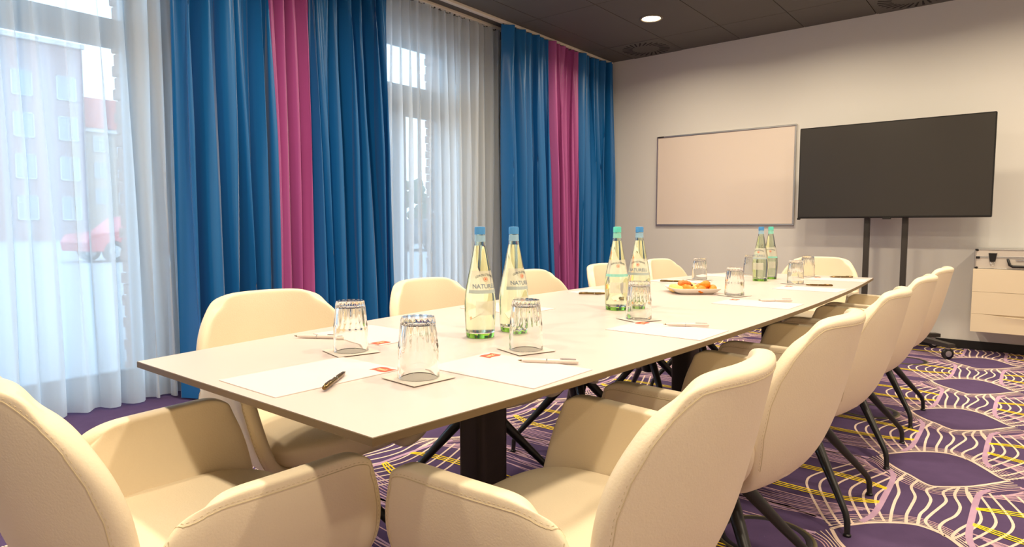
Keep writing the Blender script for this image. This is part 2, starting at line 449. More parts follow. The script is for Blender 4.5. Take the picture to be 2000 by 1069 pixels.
# ------------------------------------------------------------------ curtains
def drape(name, x0t, x1t, x0b, x1b, yc, mt, seed, label, cat, group, folds, amp, top=ROOM_H-.036, bot=.012, k=16, nz=34, sharp=1.5, fold=.10, groove=None):
    r = random.Random(seed); n = folds*k+1
    ph = [r.uniform(-.4, .4) for _ in range(folds+2)]; am = [r.uniform(.65, 1.25) for _ in range(folds+2)]
    wv = [r.uniform(.55, 1.6) for _ in range(folds)]; tot = sum(wv); cum = [0]
    for w_ in wv: cum.append(cum[-1]+w_/tot)
    drift = [r.uniform(-1, 1) for _ in range(folds+2)]
    gr = groove if groove else [(r.uniform(.15, .85)*folds, .055) for _ in range(2)]
    def P(i, j):
        v = j/(nz-1); z = top+(bot-top)*v
        f = i/k; fi = min(int(f), folds-1); u = f-fi
        s = cum[fi]+(cum[fi+1]-cum[fi])*u
        xx0 = x0t+(x0b-x0t)*v**1.3; xx1 = x1t+(x1b-x1t)*v**1.3
        x = xx0+(xx1-xx0)*s
        w = math.cos(2*PI*u); w = math.copysign(abs(w)**(1/sharp), w)
        A = amp*(am[fi]*(1-u)+am[fi+1]*u)
        # pinched, finer pleats at the heading relax into broad folds lower down
        head = math.exp(-v*6)
        y = A*(.55+.45*min(1, v*2.2))*w*(1-.25*head) + .35*A*head*math.cos(4*PI*f+seed)
        y += .30*A*math.sin(v*3.1+drift[fi]*3)*math.sin(2*PI*f*.5+ph[fi])
        x -= fold*(xx1-xx0)/folds*math.sin(4*PI*u)*(.3+.7*min(1, v*2.5))
        x += .26*(xx1-xx0)/folds*math.sin(v*3+drift[fi]*4)*math.sin(2*PI*u)
        y += A*.10*math.sin(2*PI*f*1.7+drift[fi]*5+v*2.2)+A*.06*math.sin(2*PI*f*3.3-v*5+ph[fi]*9)
        for gc, gd in gr: y += gd*math.exp(-((f-gc)/.16)**2)*min(1, v*4)
        edge = min(1, i/(k*.4), (n-1-i)/(k*.4)); y *= .35+.65*edge
        return (x, yc+y, z)
    o = MB().grid(P, n, nz).build(name, mt, None, True)
    tag(o, label, cat, group); return o
YD = 3.93
G = 'floor-length drapes along the window wall'
drape('drape_curtain', 1.715, 2.30, 1.70, 2.31, YD, M['blue'], 11, 'petrol blue drape left of the nearest raspberry strip, its edge beside the wide voile', 'curtain', G, 6, .095)
drape('drape_curtain', 2.29, 2.64, 2.29, 2.635, YD, M['magenta'], 12, 'raspberry pink drape between two wide blue drapes, behind the nearest cream chair', 'curtain', G, 4, .07, groove=[(2.05, .13)])
drape('drape_curtain', 2.625, 3.31, 2.62, 3.37, YD, M['blue'], 13, 'petrol blue drape right of the nearest raspberry strip, beside the narrower voile', 'curtain', G, 7, .095)
drape('drape_curtain', 4.69, 5.39, 4.73, 5.56, YD, M['blue'], 14, 'petrol blue drape left of the far raspberry strip, behind the bottles', 'curtain', G, 7, .08)
drape('drape_curtain', 5.385, 5.97, 5.55, 5.93, YD, M['magenta'], 15, 'narrow raspberry pink drape of the far curtain group near the corner', 'curtain', G, 6, .07)
drape('drape_curtain', 5.965, 6.66, 5.93, 6.66, YD, M['blue'], 16, 'petrol blue drape in the corner beside the back wall', 'curtain', G, 7, .08)
G = 'white voile curtains over the windows'
drape('voile_curtain', -1.2, 1.95, -1.2, 1.98, 4.10, M['sheer'], 21, 'wide white voile curtain over the window at the left edge', 'sheer curtain', G, 26, .05, k=8, nz=24, sharp=1.1, fold=0, groove=[(0, 0)])
drape('voile_curtain', 3.05, 4.86, 3.05, 4.86, 4.10, M['sheer'], 22, 'narrower white voile curtain between the two groups of drapes', 'sheer curtain', G, 18, .042, k=8, nz=24, sharp=1.1, fold=0, groove=[(0, 0)])
for yy, nm in ((YD+.0, 'front curtain rail under the ceiling carrying the drapes'), (4.10, 'rear curtain rail under the ceiling carrying the voile')):
    t = thing('curtain_rail', 'white '+nm, 'curtain rail', (0, yy, ROOM_H))
    MB().cbox((-1.5, -.022, -.026), (XW-.01, .022, 0), .003).build('track', M['rail'], t)
    x0, x1 = (4.70, 6.64) if yy == YD else (3.36, 4.84)
    g0 = MB().cbox((0, -.006, -.036), (.012, .006, -.0262), .002).build('glider', M['hook'], t)
    g0.location.x = x0; x = x0+.062
    while x < x1:
        g_ = g0.copy(); COL.objects.link(g_); g_.parent = t; g_.location.x = x; x += .062

# ------------------------------------------------------------------ chair
def make_chair(label, group):
    t = thing('conference_chair', label, 'chair', (0,0,0), 0, group)
    # backrest: y, half width, forward wrap by height
    tab = [(.352,-.02,.09,.0),(.362,-.10,.13,.005),(.385,-.165,.165,.02),(.43,-.212,.205,.045),(.50,-.247,.242,.075),(.58,-.270,.266,.098),
           (.66,-.290,.276,.108),(.72,-.303,.271,.104),(.77,-.314,.252,.090),(.80,-.320,.230,.076),(.822,-.325,.205,.062),(.834,-.328,.172,.046),(.838,-.329,.13,.03)]
    nu = 17; VT = .838
    tab = [(.391,-.07,.165,.0),(.395,-.125,.192,.02),(.407,-.168,.200,.036),(.435,-.203,.214,.055),(.485,-.235,.234,.076),(.56,-.264,.259,.094),
           (.64,-.285,.263,.102),(.70,-.299,.255,.098),(.75,-.310,.239,.088),(.79,-.318,.219,.077),(.820,-.325,.197,.066),(.838,-.330,.178,.060)]
    def S(s_, z):        # point of the shell's middle surface
        y, hw, c = lerp_tab(tab, z)
        k_ = max(0, (z-.60)/(VT-.60)); zz = z-(.036*abs(s_)**7)*k_**1.5
        return Vector((hw*s_, y+c*abs(s_)**2.1, zz))
    def nrm(F, u, v, e=.01):
        return (F(u+e, v)-F(u-e, v)).cross(F(u, v+e*.3)-F(u, v-e*.3)).normalized()
    zs_ = [q[0] for q in tab]
    o = MB().grid(lambda i, j: S(-1+2*i/(nu-1), zs_[j]), nu, len(tab)).build('backrest', M['leather'], t, True)
    m = o.modifiers.new('s', 'SOLIDIFY'); m.thickness = .040; m.offset = 0
    m = o.modifiers.new('b', 'SUBSURF'); m.levels = m.render_levels = 2
    bake(o); back = o
    def seam_on(obj, F, uv, side, parent, nm):
        me = obj.data; bvh = BVHTree.FromPolygons([v.co for v in me.vertices], [p.vertices[:] for p in me.polygons])
        L = []
        for u, v in uv:
            p = F(u, v); nn = nrm(F, u, v)*side
            hit = bvh.find_nearest(p+nn*.026)
            if hit[0] is not None and (hit[0]-p).length < .04: L.append((hit[0], nn))
        b = MB(); b.tube([h+n*.0001 for h, n in L], .0011, 5)
        acc = 0
        for (h0, n0), (h1, n1) in zip(L, L[1:]):
            d = h1-h0; ln = d.length
            if ln < 1e-6: continue
            d.normalize(); sd = n0.cross(d)*side; acc += ln
            if acc > .0085:
                acc = 0; c = (h0+h1)/2; q = bvh.ray_cast(c+sd*.0045+n0*.05, -n0)
                if q[0] is not None:
                    c = q[0]+n0*.0001; b.tube([c-d*.0021, c+d*.0021], .0006, 4)
        return b.build(nm, M['seam'], parent)
    uv = [(-.925, .47+(.765-.47)*i/110) for i in range(110)]+[(-.925+.145*(1-math.cos(PI/2*i/20)), .765+.054*math.sin(PI/2*i/20)) for i in range(20)]
    uv += [(-.78+1.56*i/120, .819) for i in range(0, 121)]
    uv += [(.925-.145*(1-math.cos(PI/2*i/20)), .765+.054*math.sin(PI/2*i/20)) for i in range(19, -1, -1)]+[(.925, .47+(.765-.47)*i/110) for i in range(109, -1, -1)]
    sgn_ = -1 if nrm(S, 0, .6).y > 0 else 1
    seam_on(back, S, uv, sgn_, back, 'stitched_seam')
    # seat cushion
    def sup(i, j, n_, mm):
        a = 2*PI*i/n_; v = -PI/2+PI*j/(mm-1)
        pw = lambda q, e: math.copysign(abs(q)**e, q)
        rxy = pw(math.cos(v), .38); x = .246*pw(math.cos(a), .42)*rxy; y = .240*pw(math.sin(a), .34)*rxy
        z = .044*pw(math.sin(v), .6)
        taper = 1-.30*max(0, -y/.245)**1.5; y = y*(.86 if y < 0 else 1)
        yb = y-.006+(.028*(1-min(1, (x/.24)**2)) if y > 0 else 0)*(y/.25)
        z2 = .450+z + .008*max(0, math.sin(v))*(1-(x/.25)**2) - .012*max(0, y/.25)**3*max(0, math.sin(v)) - (.012 if z < 0 else 0)*(1-abs(x)/.3)
        return (x*taper*(1-.10*max(0, -z/.044)), yb, z2)
    MB().grid(lambda i, j: sup(i, j, 48, 20), 48, 20, close=True).build('seat', M['leather'], t, True)
    # arms
    for sgn in (-1, 1):
        rows = [(.394,.165,-.08,.222),(.404,.205,-.11,.242),(.432,.240,-.150,.252),(.475,.259,-.172,.252),(.525,.272,-.182,.246),(.57,.279,-.175,.234),
                (.602,.283,-.155,.222),(.624,.284,-.130,.216),(.634,.284,-.118,.211)]
        na = 13
        def A(u, z):       # u from rear 0 to front 1
            x, yr, yf = lerp_tab(rows, z); k_ = max(0, (z-.5)/.132)**1.4
            dz = -.050*k_*max(0, (.26-u)/.26)**2.2-.024*k_*max(0, (u-.84)/.16)**2.4
            return Vector((sgn*(x-.022*(1-u)**2*(1 if z > .42 else .3)), yr+(yf-yr)*u, z+.010*u*k_+dz))
        o = MB().grid(lambda i, j: A(i/(na-1), rows[j][0]), na, len(rows)).build('armrest', M['leather'], t, True)
        m = o.modifiers.new('s', 'SOLIDIFY'); m.thickness = .036; m.offset = 0
        m = o.modifiers.new('b', 'SUBSURF'); m.levels = m.render_levels = 2
        bake(o)
        uv = [(.045, .45+.16*i/50) for i in range(50)]+[(.045+.91*i/110, .614) for i in range(1, 110)]+[(.955, .425+.19*i/60) for i in range(59, -1, -1)]
        n_ = nrm(A, .5, .5).x*sgn
        seam_on(o, A, uv, 1 if n_ > 0 else -1, o, 'stitched_seam')
    # swivel hub and legs
    MB().lathe([(.0,.372),(.085,.372),(.088,.380),(.088,.392),(.03,.402)], 28).build('swivel_plate', M['legblack'], t, True, 40)
    MB().lathe([(.026,.250),(.034,.255),(.046,.315),(.052,.335),(.040,.352),(.036,.374)], 24).build('hub', M['legblack'], t, True, 40)
    for ax in (-1, 1):
        for ay in (-1, 1):
            pts = [(ax*.022, ay*.022, .345),(ax*.06, ay*.06, .290),(ax*.13, ay*.13, .185),(ax*.190, ay*.190, .098),(ax*.204, ay*.204, .076),(ax*.211, ay*.211, .052),(ax*.213, ay*.213, .008)]
            lg = MB().tube(pts, [.020,.020,.0155,.0118,.0110,.0105,.0095], 14).build('leg', M['legblack'], t, True, 50)
            MB().lathe([(.010,0),(.013,.001),(.013,.006),(.009,.010)], 14, c=(ax*.213, ay*.213, .0005)).build('foot_glide', M['black'], lg, True, 40)
    return t
GR = 'cream chairs along the side of the table away from the windows'; GL = 'cream chairs along the window side of the table'
proto = make_chair('x', GR)
right = [(1.02, 'cream chair with its back to us, front of the right-hand row, nearest the camera'),
         (1.76, 'second cream chair from the front in the row with backs turned to us'),
         (2.56, 'third cream chair from the front in the row with backs turned to us'),
         (3.34, 'fourth cream chair from the front in the row with backs turned to us'),
         (4.07, 'farthest cream chair of the row with backs turned, nearest the television stand')]
chairs = []
def put_chair(x, y, rz, label, group):
    c = proto if not chairs else copy_tree(proto)
    c.location = (x, y, 0); c.rotation_euler = (0, 0, rz); c['label'] = label
    if group: c['group'] = group
    elif 'group' in c.keys(): del c['group']
    chairs.append(c); return c
for i, (x, lb) in enumerate(right): put_chair(x, .66, R((2, -1, 1, 0, -1)[i]), lb, GR)
left = [(1.105, 1.68, 'cream chair facing us nearest on the window side, in front of the blue drape'),
        (1.82, 1.64, 'second cream chair on the window side, in front of the narrower voile'),
        (2.49, 1.63, 'third cream chair on the window side, behind the two nearest bottles'),
        (3.19, 1.62, 'fourth cream chair on the window side, partly behind the teal-capped bottle'),
        (3.88, 1.62, 'fifth and farthest cream chair on the window side, right of the middle bottles')]
for i, (x, y, lb) in enumerate(left): put_chair(x, y, PI+R((-5, 2, 0, 3, -3)[i]), lb, GL)
put_chair(.535, 1.235, R(-90-2), 'cream chair at the near head of the table, cropped by the left edge', None)
put_chair(4.58, 1.15, R(90), 'cream chair at the far head of the table, before the back wall', None)

# ------------------------------------------------------------------ table
def table():
    t = thing('conference_table', 'long white boat-shaped conference table with brown edge on dark columns', 'table', (0,0,0))
    xa, xb = .585, 4.39; xm = (xa+xb)/2; hl = (xb-xa)/2; n = 40
    def outline(ins):
        P = []
        for i in range(n+1):
            x = xa+ins+(xb-xa-2*ins)*i/n; u = (x-xm)/hl; P.append((x, .662+.078*u*u+ins))
        for i in range(n+1):
            x = xb-ins-(xb-xa-2*ins)*i/n; u = (x-xm)/hl; P.append((x, 1.762-.172*u*u-ins))
        return P
    b = MB(); o0, o1 = outline(0), outline(.0012)
    N = len(o0)
    b.add([(x,y,.7262) for x,y in o0]+[(x,y,.7388) for x,y in o0]+[(x,y,.740) for x,y in o1],
          [(i,(i+1)%N,N+(i+1)%N,N+i) for i in range(N)]+[(N+i,N+(i+1)%N,2*N+(i+1)%N,2*N+i) for i in range(N)], 1)
    b.add([(x,y,.740) for x,y in o1], [tuple(range(N))], 0)
    b.add([(x,y,.7262) for x,y in o0], [tuple(range(N))[::-1]], 1)
    b.build('tabletop', [M['top'], M['topedge']], t)
    oa, ob = outline(.004), outline(.055)
    b = MB(); b.add([(x,y,.7260) for x,y in oa]+[(x,y,.705) for x,y in ob], [(i,N+i,N+(i+1)%N,(i+1)%N) for i in range(N)]+[tuple(range(N,2*N))[::-1]]+[tuple(range(N))])
    b.build('under_board', M['topunder'], t)
    MB().cbox((xa+.45, 1.13, .665), (xb-.30, 1.25, .706), .004).build('beam', M['column'], t)
    for cx in (1.335, 2.705, 3.93):
        P = []
        for q in range(32):
            a = 2*PI*q/32; e = .35; P.append((cx+.062*math.copysign(abs(math.cos(a))**e, math.cos(a)), 1.19+.045*math.copysign(abs(math.sin(a))**e, math.sin(a))))
        MB().prism(P, .010, .68).build('column', M['column'], t, True, 35)
        MB().cbox((cx-.17, .93, .0), (cx+.17, 1.45, .014), .004).build('foot_plate', M['column'], t)
table()
TZ = .7402

# ------------------------------------------------------------------ table settings
def flag(b, cx, cy, rot, z, s=1.0):
    # skewed little red pennant mark with a pale line, printed on the pad
    def tr(x, y): return (cx+(x*math.cos(rot)-y*math.sin(rot))*s, cy+(x*math.sin(rot)+y*math.cos(rot))*s, z)
    n = 8; vs = []
    for i in range(n+1):
        u = i/n; w = .003*math.sin(2*PI*u); vs += [tr(-.024+.048*u, -.017+w+.006*u), tr(-.024+.048*u, .017+w+.006*u)]
    b.add(vs, [(2*i, 2*i+2, 2*i+3, 2*i+1) for i in range(n)], 1)
    for (x0, x1, y0, y1) in ((-.013,.013,-.004,-.0015),(-.012,.004,.001,.0045),(.007,.012,.001,.006),(-.014,-.0125,-.004,.005)):
        vs = [tr(x0, y0), tr(x1, y0+.002), tr(x1, y1+.002), tr(x0, y1)]
        b.add([(q[0], q[1], q[2]+.0002) for q in vs], [(0,1,2,3)], 2)
def pad(x, y, rz, label):
    b = MB(); b.box((-.105,-.1485,0), (.105,.1485,.0016), 0); flag(b, .078, .118, 0, .00175)
    o = b.build('notepad', [M['pad'], M['padred'], M['padcream']]); o.location = (x, y, TZ); o.rotation_euler = (0,0,rz)
    tag(o, label, 'notepad', 'white notepads with a red mark laid at the seats')
# right side: top right corner near (X, .99)
pad(1.065, .875, 0, 'white notepad with red mark in front of the nearest chair of the right-hand row')
pad(1.765, .838, 0, 'white notepad with red mark below the glass beside the middle bottles')
pad(2.605, .846, 0, 'white notepad with faint red mark nearest the pastry dish')
pad(3.39, .85, 0, 'white notepad under the dark pen, near the far bottles on the right')
pad(4.10, .875, R(4), 'white notepad in front of the farthest right-hand chair')
pad(1.165, 1.455, PI, 'white notepad with red mark in front of the nearest window-side chair')
pad(1.86, 1.535, PI, 'white notepad of the second window-side chair, behind the two nearest bottles')
pad(2.60, 1.545, PI, 'white notepad of the third window-side chair beside a dark pen')
pad(3.40, 1.54, PI, 'white notepad of the fourth window-side chair, left of the pastries')
pad(3.98, 1.52, PI, 'white notepad of the fifth window-side chair near the far bottles')
pad(.762, 1.155, R(-90), 'white notepad with red mark at the near head of the table, bronze pen on it')

def pen(a, c, dark, label, z=TZ+.0018):
    ax, ay = a; cx, cy = c; L = .138; ang = math.atan2(cy-ay, cx-ax)
    t = thing('ballpoint_pen', label, 'pen', ((ax+cx)/2, (ay+cy)/2, z), ang, 'pens laid on the table')
    bm_ = M['pendark'] if dark else M['penwhite']
    b = MB(); r = .0052
    prof = [(-.069,.0035),(-.066,.0048),(-.03,r),(.0,r),(.03,r),(.052,.0042),(.060,.0024)]
    b.tube([(x,0,r+.0003) for x, _ in prof], [q for _, q in prof], 14); b.build('barrel', bm_, t, True, 40)
    MB().tube([(.060,0,r+.0003),(.066,0,r+.0003),(.069,0,r+.0003)], [.0023,.0012,.0005], 10).build('tip', M['pendark'] if not dark else M['chrome'], t, True)
    MB().tube([(.001,0,r+.0003),(.003,0,r+.0003)], [r+.0004]*2, 14).build('ring', M['chrome'], t, True)
    MB().cbox((-.064,-.0016,2*r+.0006), (-.028,.0016,2*r+.0018), .0004).build('clip', M['chrome'] if not dark else M['pendark'], t)
pen((.695,1.02),(.805,1.103), True, 'bronze ballpoint pen on the notepad at the near table corner')
pen((1.20,.775),(1.125,.905), False, 'white pen beside the notepad of the nearest right-hand chair', TZ+.0002)
pen((1.055,1.480),(.995,1.575), False, 'white pen left of the nearest window-side glass', TZ+.0002)
pen((2.445,1.585),(2.52,1.49), True, 'dark pen left of the teal-capped middle bottle')
pen((1.895,.765),(1.83,.875), False, 'white pen right of the middle glass')
pen((3.297,1.608),(3.36,1.49), True, 'dark pen left of the pastry dish')
pen((2.757,.76),(2.68,.865), False, 'white pen between the pastry dish and the right table edge')
pen((3.597,.795),(3.547,.912), True, 'dark pen right of the far glasses')
pen((4.27,.83),(4.20,.945), True, 'dark pen nearest the far end of the table', TZ+.0022)

def make_glass():
    t = thing('drinking_glass', 'x', 'glass', (0,0,0), 0, 'fluted tumblers turned upside down')
    n = 96
    op = [(.0405,0),(.0425,.0012),(.0423,.02),(.0414,.045),(.0408,.0585),(.0412,.0625),(.0405,.068),(.0385,.09),(.0362,.112),(.0350,.120),(.0330,.1245)]
    ip = [(.0395,0),(.0392,.001),(.0388,.02),(.0380,.045),(.0366,.060),(.0345,.090),(.0320,.108),(.0250,.112)]
    def mod(r, z, a, i):
        f = 0
        if .061 < z < .122: f = min(1, (z-.061)/.006)*min(1, (.123-z)/.006)
        return r-.0030*f*(.5-.5*math.cos(18*a))**.8
    b = MB(); b.lathe(op, n, mod=mod, capa=False)
    b2 = MB().lathe(ip, n, capa=False)
    # inner wall reversed
    o = len(b.v); b.v += b2.v; b.f += [tuple(i+o for i in f)[::-1] for f in b2.f]; b.mi += b2.mi
    b.f += [(k, o+k, o+(k+1) % n, (k+1) % n) for k in range(n)]; b.mi += [0]*n
    g = b.build('tumbler_wall', M['glass'], t, True, 50)
    return t
gl = [(.880,.961,'upside-down tumbler nearest the camera, on a coaster beside the red mark',1,20),
      (.965,1.298,'upside-down tumbler at the near left, in front of the blue drape',1,10),
      (1.254,.974,'upside-down tumbler right in front of the second blue-capped bottle',1,5),
      (1.91,1.008,'upside-down tumbler in front of the blue-capped middle bottle',1,0),
      (2.852,1.03,'upside-down tumbler before the right end of the pastry dish',1,8),
      (3.579,1.499,'upside-down tumbler behind the pastry dish, against the grey wall',1,0),
      (3.65,.988,'upside-down tumbler right of the far bottles, the nearer of two',1,0),
      (4.265,1.084,'upside-down tumbler in front of the far head chair',1,0),
      (4.168,1.406,'upside-down tumbler just left of the far bottles, partly hidden',1,0),
      ]
gp = make_glass()
for i, (x, y, lb, cs, rz) in enumerate(gl):
    z = TZ
    if cs:
        c = MB().cbox((-.054,-.054,0), (.054,.054,.0018), .0006).build('coaster', M['napkin'], None, loc=(x, y, TZ+.0017), rotz=R(rz-24))
        tag(c, 'white paper coaster under the '+lb.replace('upside-down ', '', 1).split(',')[0], 'coaster', 'paper coasters under the tumblers')
        z = TZ+.0036
    g = gp if i == 0 else copy_tree(gp)
    g.location = (x, y, z); g.rotation_euler = (0,0,R(rz*3)); g['label'] = lb

def wraptext(s, size, z0, ang0, rf, m, parent, nm, arc=0.0):
    cu = bpy.data.curves.new(nm, 'FONT'); cu.body = s; cu.size = size; cu.align_x = 'CENTER'; cu.resolution_u = 2; cu.offset = size*.012
    o = bpy.data.objects.new(nm, cu); COL.objects.link(o); bpy.context.view_layer.update()
    me = bpy.data.meshes.new_from_object(o.evaluated_get(bpy.context.evaluated_depsgraph_get()))
    bpy.data.objects.remove(o); bpy.data.curves.remove(cu)
    for v in me.vertices:
        x, y = v.co.x, v.co.y
        z = z0+y-arc*x*x; r = rf(z)+.0009; a = ang0+x/r
        v.co = (r*math.cos(a), r*math.sin(a), z)
    me.materials.clear(); me.materials.append(m)
    ob = bpy.data.objects.new(nm, me); COL.objects.link(ob); ob.parent = parent; return ob
BP = [(.0,.0395),(.012,.0405),(.05,.0430),(.085,.0440),(.11,.0430),(.135,.0400),(.165,.0345),(.20,.0272),(.235,.0205),(.262,.0155),(.275,.0142),(.292,.0138)]
def rbot(z): return lerp_tab(BP, z)[0]
def make_bottle(kind):
    t = thing('water_bottle', 'x', 'bottle', (0,0,0), 0, 'glass mineral water bottles')
    n = 48
    zs = [.014+(.292-.014)*i/40 for i in range(41)]
    cm = catmull([(z, r) for z, r in BP], 8)
    def rs(z):
        for a, c in zip(cm, cm[1:]):
            if z <= c.x+1e-9: return a.y+(c.y-a.y)*((z-a.x)/max(1e-9, c.x-a.x))
        return cm[-1].y
    def mod(r, z, a, i): return r-(.0006*(.5-.5*math.cos(20*a)) if z < .09 else 0)
    b = MB(); b.lathe([(rs(z), z) for z in zs], n, mod=mod, capb=False)
    b2 = MB().lathe([(max(.002, rs(z)-.0026), z+(.004 if i == 0 else 0)) for i, z in enumerate(zs)], n, capb=False)
    o = len(b.v); b.v += b2.v; b.f += [tuple(i+o for i in f)[::-1] for f in b2.f]; b.mi += b2.mi
    e = (len(zs)-1)*n
    b.f += [(e+k, e+(k+1) % n, o+e+(k+1) % n, o+e+k) for k in range(n)]; b.mi += [0]*n
    b.build('glass_body', M['bottle'], t, True, 50)
    MB().lathe([(.030,.0006),(.0375,.0002),(.0392,.002),(.0402,.0138)], n).build('glass_foot', M['bottlebase'], t, True, 50)
    zw = [z for z in zs if z < .262]
    MB().lathe([(max(.002, rs(z)-.0024), z+(.0038 if i == 0 else 0)) for i, z in enumerate(zw)], n).build('water', M['water'], t, True, 50)
    cap = M['capblue'] if kind == 'blue' else M['capteal']
    c = MB(); c.lathe([(.0148,.288),(.0150,.290),(.0150,.305),(.0140,.309),(.004,.310)], 60, mod=lambda r, z, a, i: r-(.0004 if int(a/(2*PI)*60) % 2 and r > .0142 else 0)); c.build('screw_cap', cap, t, True, 30)
    MB().lathe([(rs(z)+.0006, z) for z in (.268,.274,.280,.286)], n, capa=False, capb=False).build('neck_label', M['neckblue'] if kind == 'blue' else M['neckteal'], t, True)
    A = R(75)
    def lab(z0, z1, mt_, nm, par, off=.0005, h=A, nn=26):
        def P(i, j):
            z = z0+(z1-z0)*j/8; a = -h+2*h*i/(nn-1); r = rs(z)+off; return (r*math.cos(a), r*math.sin(a), z)
        return MB().grid(P, nn, 9).build(nm, mt_, par, True)
    L = lab(.128, .188, M['label'], 'front_label', t)
    lab(.126, .1355, M['labelgrey'] if kind == 'blue' else M['labelteal'], 'label_band', L, .0007)
    lab(.066, .105, M['label'], 'lower_label', t, .0005, R(42))
    wraptext('GEROLSTEINER', .0085, .1745, 0, rs, M['ink'], L, 'brand_lettering', 9.0)
    # round emblem with a star
    b = MB()
    def q(x, z): r = rs(z)+.0009; return (r*math.cos(x/r), r*math.sin(x/r), z)
    zc = .1655; nn = 24
    vs = []
    for k in range(nn):
        a = 2*PI*k/nn
        for rr in (.0052, .0063): vs.append(q(rr*math.cos(a), zc+rr*math.sin(a)))
    b.add(vs, [(2*k, 2*k+1, (2*k+3) % (2*nn), (2*k+2) % (2*nn)) for k in range(nn)])
    st = [q((.0042 if k % 2 == 0 else .0018)*math.sin(2*PI*k/16), zc+(.0042 if k % 2 == 0 else .0018)*math.cos(2*PI*k/16)) for k in range(16)]
    b.add([q(0, zc)]+st, [(0, 1+k, 1+(k+1) % 16) for k in range(16)])
    b.build('star_emblem', M['inkred'], L)
    if kind == 'blue': wraptext('NATURELL', .0165, .1405, 0, rs, M['inkblue'], L, 'variety_lettering')
    return t
pb = make_bottle('blue'); pt = make_bottle('teal')
used = {'blue': 0, 'teal': 0}
for (x, y, kd, off, lb) in [
      (1.332,1.198,'blue',26,'blue-capped mineral water bottle, the leftmost and nearest of the six'),
      (1.475,1.192,'blue',44,'blue-capped mineral water bottle behind a tumbler, right one of the near pair'),
      (2.095,1.199,'teal',8,'teal-capped mineral water bottle of the middle pair'),
      (2.216,1.171,'blue',-8,'blue-capped mineral water bottle of the middle pair'),
      (3.73,1.202,'blue',-20,'blue-capped mineral water bottle of the far pair'),
      (3.913,1.205,'teal',0,'teal-capped mineral water bottle of the far pair')]:
    src = pb if kd == 'blue' else pt
    o = src if not used[kd] else copy_tree(src); used[kd] += 1
    o.location = (x, y, TZ); o.rotation_euler = (0,0,math.atan2(-y, -x)-R(off)*-1); o['label'] = lb

# dish of pastries
def dish():
    t = thing('serving_dish', 'square white china dish holding small orange pastries', 'dish', (2.865,1.235,TZ), R(45-4))
    def ring(h, z, e=.28, n=48):
        out = []
        for k in range(n):
            a = 2*PI*k/n; out.append((h*math.copysign(abs(math.cos(a))**e, math.cos(a)), h*math.copysign(abs(math.sin(a))**e, math.sin(a)), z))
        return out
    prof = [(.075,0),(.080,.001),(.098,.012),(.112,.025),(.115,.027),(.112,.028),(.095,.013),(.076,.005),(.02,.005)]
    b = MB(); vs = []
    for h, z in prof: vs += ring(h, z)
    n = 48
    b.add(vs, [(i*n+k, i*n+(k+1) % n, (i+1)*n+(k+1) % n, (i+1)*n+k) for i in range(len(prof)-1) for k in range(n)]+[tuple(range(n))[::-1], tuple(range((len(prof)-1)*n, len(prof)*n))])
    b.build('dish_body', M['china'], t, True, 60)
dish()
def croissant(m, s=1.0, seed=0):
    r = random.Random(seed); pts = []; rad = []
    for i in range(25):
        u = i/24; a = R(-75+150*u); pts.append((.026*s*math.cos(a), .030*s*math.sin(a), .014*s)); e = math.sin(PI*u)**.55
        rad.append(max(.0015, .0155*s*e*(1+.16*abs(math.sin(u*PI*5))-.08)))
    return MB().tube(pts, rad, 14).build('croissant', m, None, True)
def cookie(m, seed):
    r = random.Random(seed); o = MB()
    o.lathe([(.004,0),(.021,.001),(.024,.006),(.021,.012),(.012,.0155),(.002,.0165)], 26, mod=lambda R_, z, a, i: R_*(1+.07*math.sin(5*a+seed)+.04*math.sin(9*a))) 
    return o.build('pastry', m, None, True)
pl = [('c',-.064,-.060,.2,'pastry','golden crescent pastry at the left front corner of the dish',0),('c',-.008,-.070,-1.2,'pastry','golden crescent pastry at the front middle of the dish',0),
      ('c',.056,-.058,-.9,'pastry','glossy orange crescent pastry at the front right corner of the dish',0),('k',-.028,-.020,0,'pastryd','brown round pastry in the middle of the dish',0),
      ('c',-.070,.004,2.8,'pastryp','pale crescent pastry at the left edge of the dish',0),('k',.030,-.010,1,'pastryp','pale round pastry in the middle of the dish',0),
      ('c',.068,.012,.5,'pastry','golden crescent pastry at the right edge of the dish behind a tumbler',0),('k',-.006,.048,2,'pastryp','pale round pastry at the back of the dish',0),
      ('c',.052,.066,2.0,'pastryp','pale crescent pastry at the back right corner of the dish',0),('k',-.058,.062,3,'pastryd','brown round pastry at the back left corner of the dish',0),
      ('c',-.042,-.038,1.0,'pastryd','brown crescent pastry on top of the pile at the left',.023),('c',.034,-.040,-1.6,'pastry','orange crescent pastry on top of the pile at the right',.024),
      ('k',-.010,.006,5,'choc','small chocolate pastry on top of the pile',.022)]
ca, sa = math.cos(R(-50)), math.sin(R(-50))
for i, (kd, u, v, rz, mm, lb, dz) in enumerate(pl):
    o = croissant(M[mm], 1.22 if dz == 0 else 1.05, i) if kd == 'c' else cookie(M[mm], i)
    u *= .86; v *= .86; X = 2.865+u*ca-v*sa; Y = 1.235+u*sa+v*ca; z = .0055
    z += dz
    if mm == 'choc': o.scale = (.55, .55, .6)
    if kd == 'k': o.rotation_euler = (.18, .12, rz)
    else: o.rotation_euler = (0, 0, rz)
    o.location = (X, Y, TZ+z+(.004 if kd == 'k' else 0)); o.name = 'croissant' if kd == 'c' else 'pastry'
    tag(o, lb, 'pastry', 'small pastries in the white dish')

